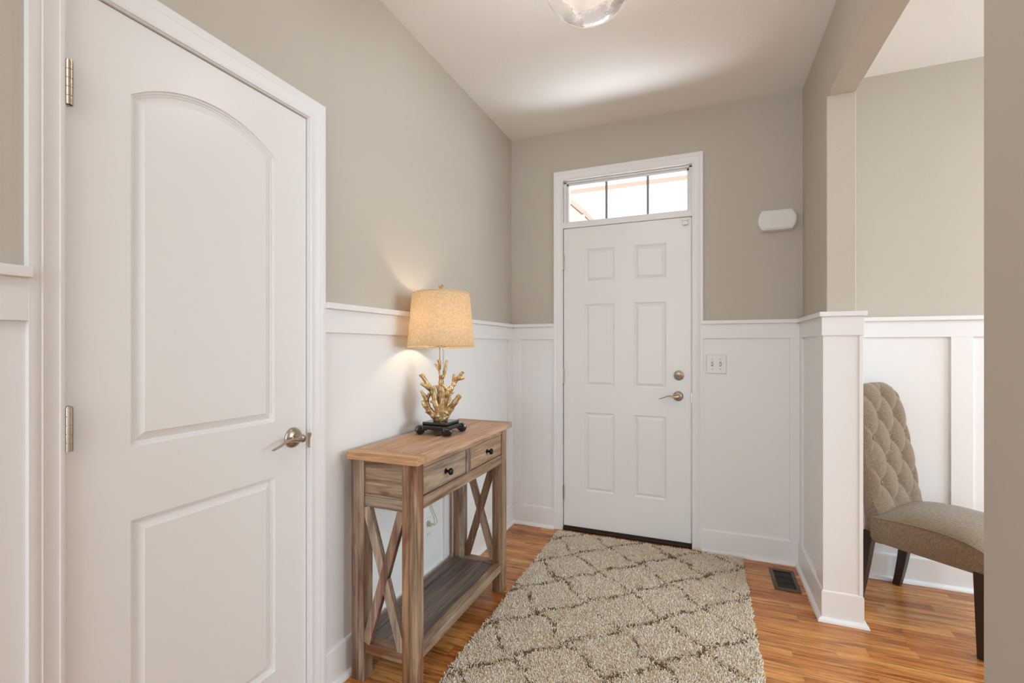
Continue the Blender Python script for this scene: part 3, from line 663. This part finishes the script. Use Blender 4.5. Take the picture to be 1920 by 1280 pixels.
# ---------------------------------------------------------------- table lamp
def make_lamp():
    lx, ly, TZ = -1.105, 1.850, .858
    t = empty('table_lamp', (lx, ly, TZ))
    base = MB().box(-.0755, .0755, -.0755, .0755, .0235, .0415).build('base', M['black'], t, .004, seg=3)
    MB().box(-.061, .061, -.061, .061, .0415, .0545).build('plinth', M['black'], base, .003)
    for sx in (-1, 1):
        for sy in (-1, 1):
            d = Vector((sx, sy, 0)).normalized(); side = Vector((-sy, sx, 0)).normalized(); c = Vector((sx*.0685, sy*.0685, .0207))
            mb = MB(); mb.tube([c-side*.020, c-side*.017, c-side*.010, c+side*.010, c+side*.017, c+side*.020], [.013, .019, .0206, .0206, .019, .013], 28)
            mb.bar(c+Vector((0, 0, .006))-d*.03, c+Vector((0, 0, .006)), side, .03, .02)
            mb.build('foot', M['black'], base, smooth=True)
    # coral: organic branches grown as tubes and fused
    rt = Vector((math.cos(.54), math.sin(.54), 0)); fw = Vector((-math.sin(.54), math.cos(.54), 0)); S = .00060
    def P(x, y, d=0): return rt*((x-345)*S)+fw*d+Vector((0, 0, .047+(1075-y)*S))
    br = [([(345, 1085, 0), (345, 1050, 0), (348, 1000, 0)], [24, 22, 22]),
          ([(345, 1050, 0), (338, 950, 0), (345, 850, .004), (346, 760, 0), (348, 715, 0)], [22, 17, 15, 12, 11]),
          ([(346, 740, .006), (338, 690, .004), (336, 640, -.01), (324, 598, -.014)], [9, 8, 7, 6]),
          ([(338, 690, .006), (318, 660, .012), (298, 632, .018)], [7, 7, 5]),
          ([(352, 740, 0), (374, 690, .004), (382, 640, .01), (390, 605, .014)], [9, 8, 7, 6]),
          ([(352, 1040, 0), (362, 960, -.012), (385, 860, -.022), (428, 805, -.018), (452, 765, -.012), (482, 728, -.006), (512, 692, -.004)], [22, 17, 15, 12, 10, 9, 8]),
          ([(470, 745, -.01), (500, 742, -.018), (520, 734, -.024)], [8, 8, 6]),
          ([(440, 785, -.014), (440, 745, -.008), (442, 712, 0)], [9, 8, 6]),
          ([(396, 850, -.02), (372, 800, -.03), (350, 780, -.036)], [10, 9, 5]),
          ([(358, 1055, 0), (394, 1000, -.014), (440, 930, -.026), (486, 866, -.03)], [20, 18, 14, 11]),
          ([(410, 965, -.02), (430, 940, -.04), (436, 915, -.05)], [9, 8, 6]),
          ([(366, 1000, .01), (400, 920, .03), (412, 870, .035), (442, 848, .04)], [15, 12, 10, 7]),
          ([(332, 1045, 0), (310, 930, .006), (262, 815, .012), (228, 760, .014), (204, 704, .016)], [19, 14, 11, 10, 7]),
          ([(230, 765, .014), (205, 730, .0), (184, 712, -.006)], [9, 7, 5]),
          ([(272, 835, .012), (230, 800, .0), (194, 778, -.006)], [11, 9, 7]),
          ([(326, 1060, 0), (285, 1010, -.014), (248, 955, -.02), (240, 900, -.02), (262, 850, -.016)], [20, 16, 13, 11, 8]),
          ([(240, 925, -.02), (228, 880, -.03), (198, 828, -.034)], [11, 10, 7]),
          ([(250, 970, -.02), (222, 940, -.028), (202, 905, -.03)], [11, 9, 6]),
          ([(300, 1030, 0), (262, 1000, -.008), (228, 988, -.012)], [13, 11, 5]),
          ([(322, 1000, -.02), (300, 900, -.03), (292, 790, -.034)], [14, 13, 6]),
          ([(318, 930, -.024), (290, 915, -.03), (264, 908, -.034)], [9, 8, 5]),
          ([(348, 1050, -.01), (352, 940, -.032), (360, 850, -.04), (352, 800, -.042)], [16, 13, 10, 5]),
          ([(345, 1050, .01), (325, 940, .035), (330, 850, .045), (310, 800, .05)], [16, 12, 10, 6]),
          ([(360, 1060, -.01), (385, 1035, -.02), (408, 1025, -.024)], [14, 10, 4]),
          ([(330, 1060, -.02), (322, 1020, -.034), (316, 990, -.04)], [14, 10, 4])]
    mb = MB()
    for pts, rad in br:
        q = bez([P(*p) for p in pts], 5); r = [v*S*1.62 for v in lerp_list(rad, len(q))]
        r = [v*(1+.12*math.sin(i*1.9+pts[0][0])) for i, v in enumerate(r)]
        mb.tube(q, r, 10)
    co = mb.build('coral_stem', M['gold'], t, smooth=True)
    for m_ in list(co.modifiers): co.modifiers.remove(m_)
    rm = co.modifiers.new('fuse', 'REMESH'); rm.mode = 'VOXEL'; rm.voxel_size = .0021; rm.use_smooth_shade = True
    sm = co.modifiers.new('sm', 'SMOOTH'); sm.factor = .5; sm.iterations = 3
    MB().lathe([(0, 0), (.0085, 0), (.0085, .150), (.011, .152), (.011, .158), (.006, .16), (0, .16)], (0, 0, .047+.20), n=20).build('pole', M['nickel'], t, smooth=True)
    # shade group tilted a touch
    z0, z1, r0, r1 = .389, .632, .1515, .131
    tilt = Matrix.Rotation(-.055, 4, rt)
    pv = Vector((0, 0, z0))
    sh = empty('lamp_shade', (0, 0, 0)); bpy.data.objects.remove(sh)
    n = 96; vs_ = []; fs_ = []
    prof = [(r0, 0), (r0+.0012, 0), (r0+.0012, .004), (r0+.0002, .0045)]+[(r0+(r1-r0)*k/10, (z1-z0)*k/10) for k in range(1, 10)]+[(r1+.0002, z1-z0-.0045), (r1+.0012, z1-z0-.004), (r1+.0012, z1-z0), (r1, z1-z0)]
    inner = [(a-.0018, b) for a, b in prof[::-1] if True]
    sm_ = MB().lathe(prof+inner+[prof[0]], (0, 0, 0), n=n)
    so = sm_.build('lamp_shade', M['linen'], t, smooth=True); so.matrix_local = Matrix.Translation(pv) @ tilt
    sp2 = MB()
    for k in range(3):
        a = k*2*PI/3+.4; sp2.tube([(0, 0, .004), (math.cos(a)*(r0-.002), math.sin(a)*(r0-.002), .004)], .0013, 8)
    sp2.lathe([(.012, .0), (.02, .0), (.02, .006), (.012, .006)], (0, 0, 0), n=24)
    s_ = sp2.build('spider', M['nickel'], so, smooth=True)
    tp = MB()
    for k in range(3):
        a = k*2*PI/3+.9; tp.tube([(0, 0, z1-z0-.006), (math.cos(a)*(r1-.002), math.sin(a)*(r1-.002), z1-z0-.006)], .0013, 8)
    tp.build('spider', M['nickel'], so, smooth=True)
    # finial: small forked coral twig
    fz = z1-z0
    fn = MB().tube([(0, 0, fz-.012), (0, 0, fz+.022), (.001, 0, fz+.032)], [.005, .006, .007], 12).tube([(0, 0, fz+.026), rt*.008+Vector((0, 0, fz+.042))], [.006, .0045], 10).tube([(0, 0, fz+.026), rt*-.009+Vector((0, 0, fz+.041))], [.006, .0045], 10)
    fn.build('finial', M['gold'], so, smooth=True)
    sk = MB().lathe([(0, 0), (.017, 0), (.017, .045), (.013, .05), (0, .05)], (0, 0, .405), n=24).build('socket', M['nickel'], t, smooth=True)
    bu = MB().lathe([(.012, 0), (.014, .012), (.026, .032), (.030, .052), (.026, .070), (.014, .083), (0, .087)], (0, 0, .450), n=28).build('bulb', M['bulb'], t, smooth=True)
    # cord and plug
    pts = bez([(-.06, .03, .012), (-.115, .05, .006), (-.142, .07, .004), (-.1485, .085, -.05), (-.150, .12, -.30), (-.150, .17, -.42), (-.146, .205, -.49), (-.142, .180, -.503), (-.140, .160, -.492)], 10)
    cd_ = MB().tube(pts, .0022, 8).build('power_cord', M['cord'], t, smooth=True)
    MB().tube([(-.140, .162, -.493), (-.143, .14, -.488), (-.146, .125, -.480)], [.004, .009, .012], 12).tube([(-.146, .132, -.48), (-.157, .132, -.478)], [.012, .012], 12).build('plug', M['cord'], cd_, smooth=True)
    tag(t, 'table lamp with gold coral branch stem, black base and glowing linen drum shade', 'table lamp')
make_lamp()

# ---------------------------------------------------------------- tufted dining chair
def make_chair():
    f_ang = math.radians(-41)
    A = Vector((1.04, 2.445)); Cc = Vector((.978, 3.022))
    fw = Vector((math.cos(f_ang), math.sin(f_ang))); sd = Vector((-fw.y, fw.x))      # sd = chair's left... (towards C side)
    # local frame: +X = sd (far side), +Y = forward
    mid = (A+Cc)/2
    t = empty('dining_chair', (mid.x+.008, mid.y, 0)); 
    # object axes: local x -> -sd rotated; choose rz so local +Y = fw => local +X = (fw.y, -fw.x) = -sd
    t.rotation_euler = (0, 0, f_ang-PI/2)
    # near side (camera side) is local +X
    W = .225; YB, YF = -.225, .225
    # seat: crowned cushion with side band
    def seat():
        nx, ny = 28, 30; mb = MB(); zs = .335; vs_ = []; idx = {}
        x0, x1, y0, y1 = -.222, .222, -.200, .255
        def edge(px, py):                      # rounded-rect clamp, waterfall front
            return px, py
        top = []
        for j in range(ny+1):
            for i in range(nx+1):
                u = -1+2*i/nx; v = -1+2*j/ny
                # concentrate samples near edges
                uu = math.sin(u*PI/2); vv = math.sin(v*PI/2)
                cxu = uu*math.sqrt(max(0, 1-.10*vv**8)); cyv = vv*math.sqrt(max(0, 1-.10*uu**8))
                x = (x0+x1)/2+cxu*(x1-x0)/2; y = (y0+y1)/2+cyv*(y1-y0)/2
                dome = (1-abs(uu)**3.0)*(1-abs(vv)**3.2)
                front = max(0, vv-.35)/.65
                seam = .438+.024*math.cos((vv+.05)*1.35) - .040*front**2.6
                z = seam+.046*dome**.75
                vs_.append((x, y, z))
        W_ = nx+1; fs_ = [(j*W_+i, j*W_+i+1, (j+1)*W_+i+1, (j+1)*W_+i) for j in range(ny) for i in range(nx)]
        n0 = len(vs_); per = [i for i in range(nx+1)]+[j*W_+nx for j in range(1, ny+1)]+[ny*W_+i for i in range(nx-1, -1, -1)]+[j*W_ for j in range(ny-1, 0, -1)]
        rings = [per]; cx, cy = 0, (y0+y1)/2
        for k, (e, zf) in enumerate(((.003, .10), (.005, .45), (.004, .85), (-.002, 1.0))):
            r = []
            for q in per:
                x, y, z = vs_[q]; d = Vector((x-cx, y-cy)); l = d.length; d = d/l*(l+e)
                bot = zs+.0; r.append(len(vs_)); vs_.append((cx+d.x, cy+d.y, z+(bot-z)*zf))
            rings.append(r)
        m_ = len(per)
        for a, b in zip(rings[:-1], rings[1:]):
            for q in range(m_): fs_.append((a[q], a[(q+1) % m_], b[(q+1) % m_], b[q]))
        fs_.append(tuple(rings[-1])); mb.add(vs_, fs_)
        o = mb.build('seat', M['fabric'], t, smooth=True)
        pp = MB(); pts = [Vector(vs_[q]) for q in per]; pts = [Vector((p.x*1.006, cy+(p.y-cy)*1.006, p.z-.001)) for p in pts]; pts.append(pts[0])
        pp.tube(pts, .0032, 8, cap=False).build('piping', M['fabric'], o, smooth=True)
    seat()
    # back: tufted front, plain back; parametrised by s (across) and h (up)
    BW = .204; H0, H1 = .325, 1.040
    def yc(h):                                 # front surface depth by height, leaning back with rolled top
        k = max(0, (h-.42)/(H1-.42)); return -.150-.088*k-.020*k**3
    def halfw(h):
        k = (h-H0)/(H1-H0)
        w_ = BW*(.97+.05*math.sin(min(1, k*1.2)*PI*.7))-.016*max(0, k-.55)/.45
        if k > .90: w_ *= math.sqrt(max(.0, 1-((k-.90)/.10)**2*.38))
        return w_
    du, dz, zb = .142, .208, .598
    def tuft(s, h):
        a = s/du+(h-zb)/dz; b = s/du-(h-zb)/dz
        pa, pb = abs(math.sin(PI*a)), abs(math.sin(PI*b)); fade = min(1, max(0, (h-.47)/.05))
        pil = (pa*pb)**.42
        # folds narrower than the buttons' wells
        dd = math.hypot((a-round(a)), (b-round(b))); well = math.exp(-(dd/.22)**2)
        e = 1-min(1, abs(s)/(halfw(h)+1e-6))**7
        return (.024*pil-.013*well)*fade*e+.014*(1-fade)
    def back():
        nx, ny = 84, 120; mb = MB(); vs_ = []; fs_ = []; th = .042
        for j in range(ny+1):
            h = H0+(H1-H0)*j/ny; hw_ = halfw(h)
            topf = max(0, (j/ny-.93)/.07)
            for i in range(nx+1):
                u = -1+2*i/nx; s = hw_*math.sin(u*PI/2*.999)
                arch = .028*(1-u*u)*max(0, (j/ny-.8)/.2)
                hh = h+arch
                e = 1-abs(u)**6*.0
                rim = .022*(abs(math.sin(u*PI/2))**12)+.030*topf**2.2
                y = yc(h)+tuft(s, hh)-rim
                vs_.append((s, y, hh))
        W_ = nx+1
        for j in range(ny):
            for i in range(nx): fs_.append((j*W_+i, j*W_+i+1, (j+1)*W_+i+1, (j+1)*W_+i))
        nb = len(vs_)
        for j in range(ny+1):
            h = H0+(H1-H0)*j/ny
            for i in range(nx+1):
                u = -1+2*i/nx; x, y, z = vs_[j*W_+i]; topf = max(0, (j/ny-.93)/.07)
                vs_.append((x*.995, yc(h)-th-.038*(1-(h-H0)/(H1-H0))+.014*abs(u)**10+.018*topf**2, z-.001))
        for j in range(ny):
            for i in range(nx): fs_.append((nb+j*W_+i, nb+(j+1)*W_+i, nb+(j+1)*W_+i+1, nb+j*W_+i+1))
        per = [i for i in range(nx+1)]+[j*W_+nx for j in range(1, ny+1)]+[ny*W_+i for i in range(nx-1, -1, -1)]+[j*W_ for j in range(ny-1, 0, -1)]
        m_ = len(per)
        for q in range(m_): fs_.append((per[q], nb+per[q], nb+per[(q+1) % m_], per[(q+1) % m_]))
        o = mb.add(vs_, fs_).build('backrest', M['fabric'], t, smooth=True)
        for r in range(6):
            h = zb+dz/2*(r-1)
            if h < .52 or h > 1.01: continue
            cols = (-2, -1, 0, 1, 2)
            for c in cols:
                s = du*c/2
                if (c+r-1) % 2: continue
                if abs(s) > halfw(h)*.86: continue
                y = yc(h)-.006
                MB().lathe([(.0098, 0), (.0098, .004), (.008, .0075), (.004, .0095), (0, .010)], (s, y, h), (0, 1, .12), 18).build('button', M['fabric'], o, smooth=True)
    back()
    # legs
    for sx in (1, -1):
        x = sx*.19
        # front: tapered, square
        x0, y0 = sx*.205, .205
        def sq(cx, cy, hs, z): return [(cx-hs, cy-hs, z), (cx+hs, cy-hs, z), (cx+hs, cy+hs, z), (cx-hs, cy+hs, z)]
        fs4 = [(0, 1, 5, 4), (1, 2, 6, 5), (2, 3, 7, 6), (3, 0, 4, 7)]
        MB().add(sq(x0, y0, .0165, 0)+sq(x0-sx*.004, y0-.004, .0235, .345), fs4+[(3, 2, 1, 0), (4, 5, 6, 7)]).build('leg', M['espresso'], t, .002)
        # rear: raked and curved backwards
        lv = [(0, -.262, .016), (.06, -.250, .0175), (.13, -.238, .019), (.22, -.226, .021), (.37, -.205, .0225)]
        vs_ = []; fs_ = []
        for z, y, hs in lv: vs_ += sq(sx*.19, y, hs, z)
        for k in range(len(lv)-1): fs_ += [tuple(k*4+q for q in f) for f in fs4]
        fs_ += [(3, 2, 1, 0), tuple((len(lv)-1)*4+q for q in range(4))]
        MB().add(vs_, fs_).build('leg', M['espresso'], t, .002)
    tag(t, 'taupe button-tufted upholstered dining chair with dark legs behind the white pillar', 'chair')
make_chair()

# ---------------------------------------------------------------- ceiling globe light
gl = empty('ceiling_light', (-.335, 1.46, H)); gz = -.286
MB().lathe([(0, 0), (.065, 0), (.065, -.008), (.055, -.018), (.02, -.024), (0, -.024)], n=32).build('canopy', M['nickel'], gl, smooth=True)
MB().lathe([(.006, -.02), (.006, -.135)], n=16).build('rod', M['nickel'], gl, smooth=True)
MB().lathe([(0, -.130), (.045, -.130), (.052, -.138), (.052, -.150), (0, -.150)], n=32).build('cap', M['nickel'], gl, smooth=True)
prof = []
for i in range(33):
    a = PI*(.105+(1-.105)*i/32); prof.append((.150*math.sin(a), gz+.150*math.cos(a)))
gb = MB().lathe(prof, n=64).build('globe', M['globe'], gl, smooth=True); gb.data.flip_normals()
MB().lathe([(.0, gz+.142), (.030, gz+.142), (.030, gz+.10), (.0, gz+.09)], n=20).build('socket', M['nickel'], gl, smooth=True)
cr_, cf_ = Vector((math.cos(TH), math.sin(TH), 0)), Vector((-math.sin(TH), math.cos(TH), 0))
for du_, dv_ in ((.052, -.012), (-.048, .014)):
    ax_ = (cr_*du_+cf_*dv_+Vector((0, 0, -.19))).normalized(); o_ = Vector((0, 0, gz+.10))
    MB().lathe([(0, 0), (.013, 0), (.013, .05), (0, .05)], o_, ax_, 16).build('candle_socket', M['nickel'], gl, smooth=True)
    MB().lathe([(.010, .05), (.012, .065), (.024, .095), (.028, .120), (.024, .145), (.012, .160), (0, .164)], o_, ax_, 24).build('bulb', M['bulb2'], gl, smooth=True)
tag(gl, 'clear glass globe light hanging from the hall ceiling', 'ceiling light')
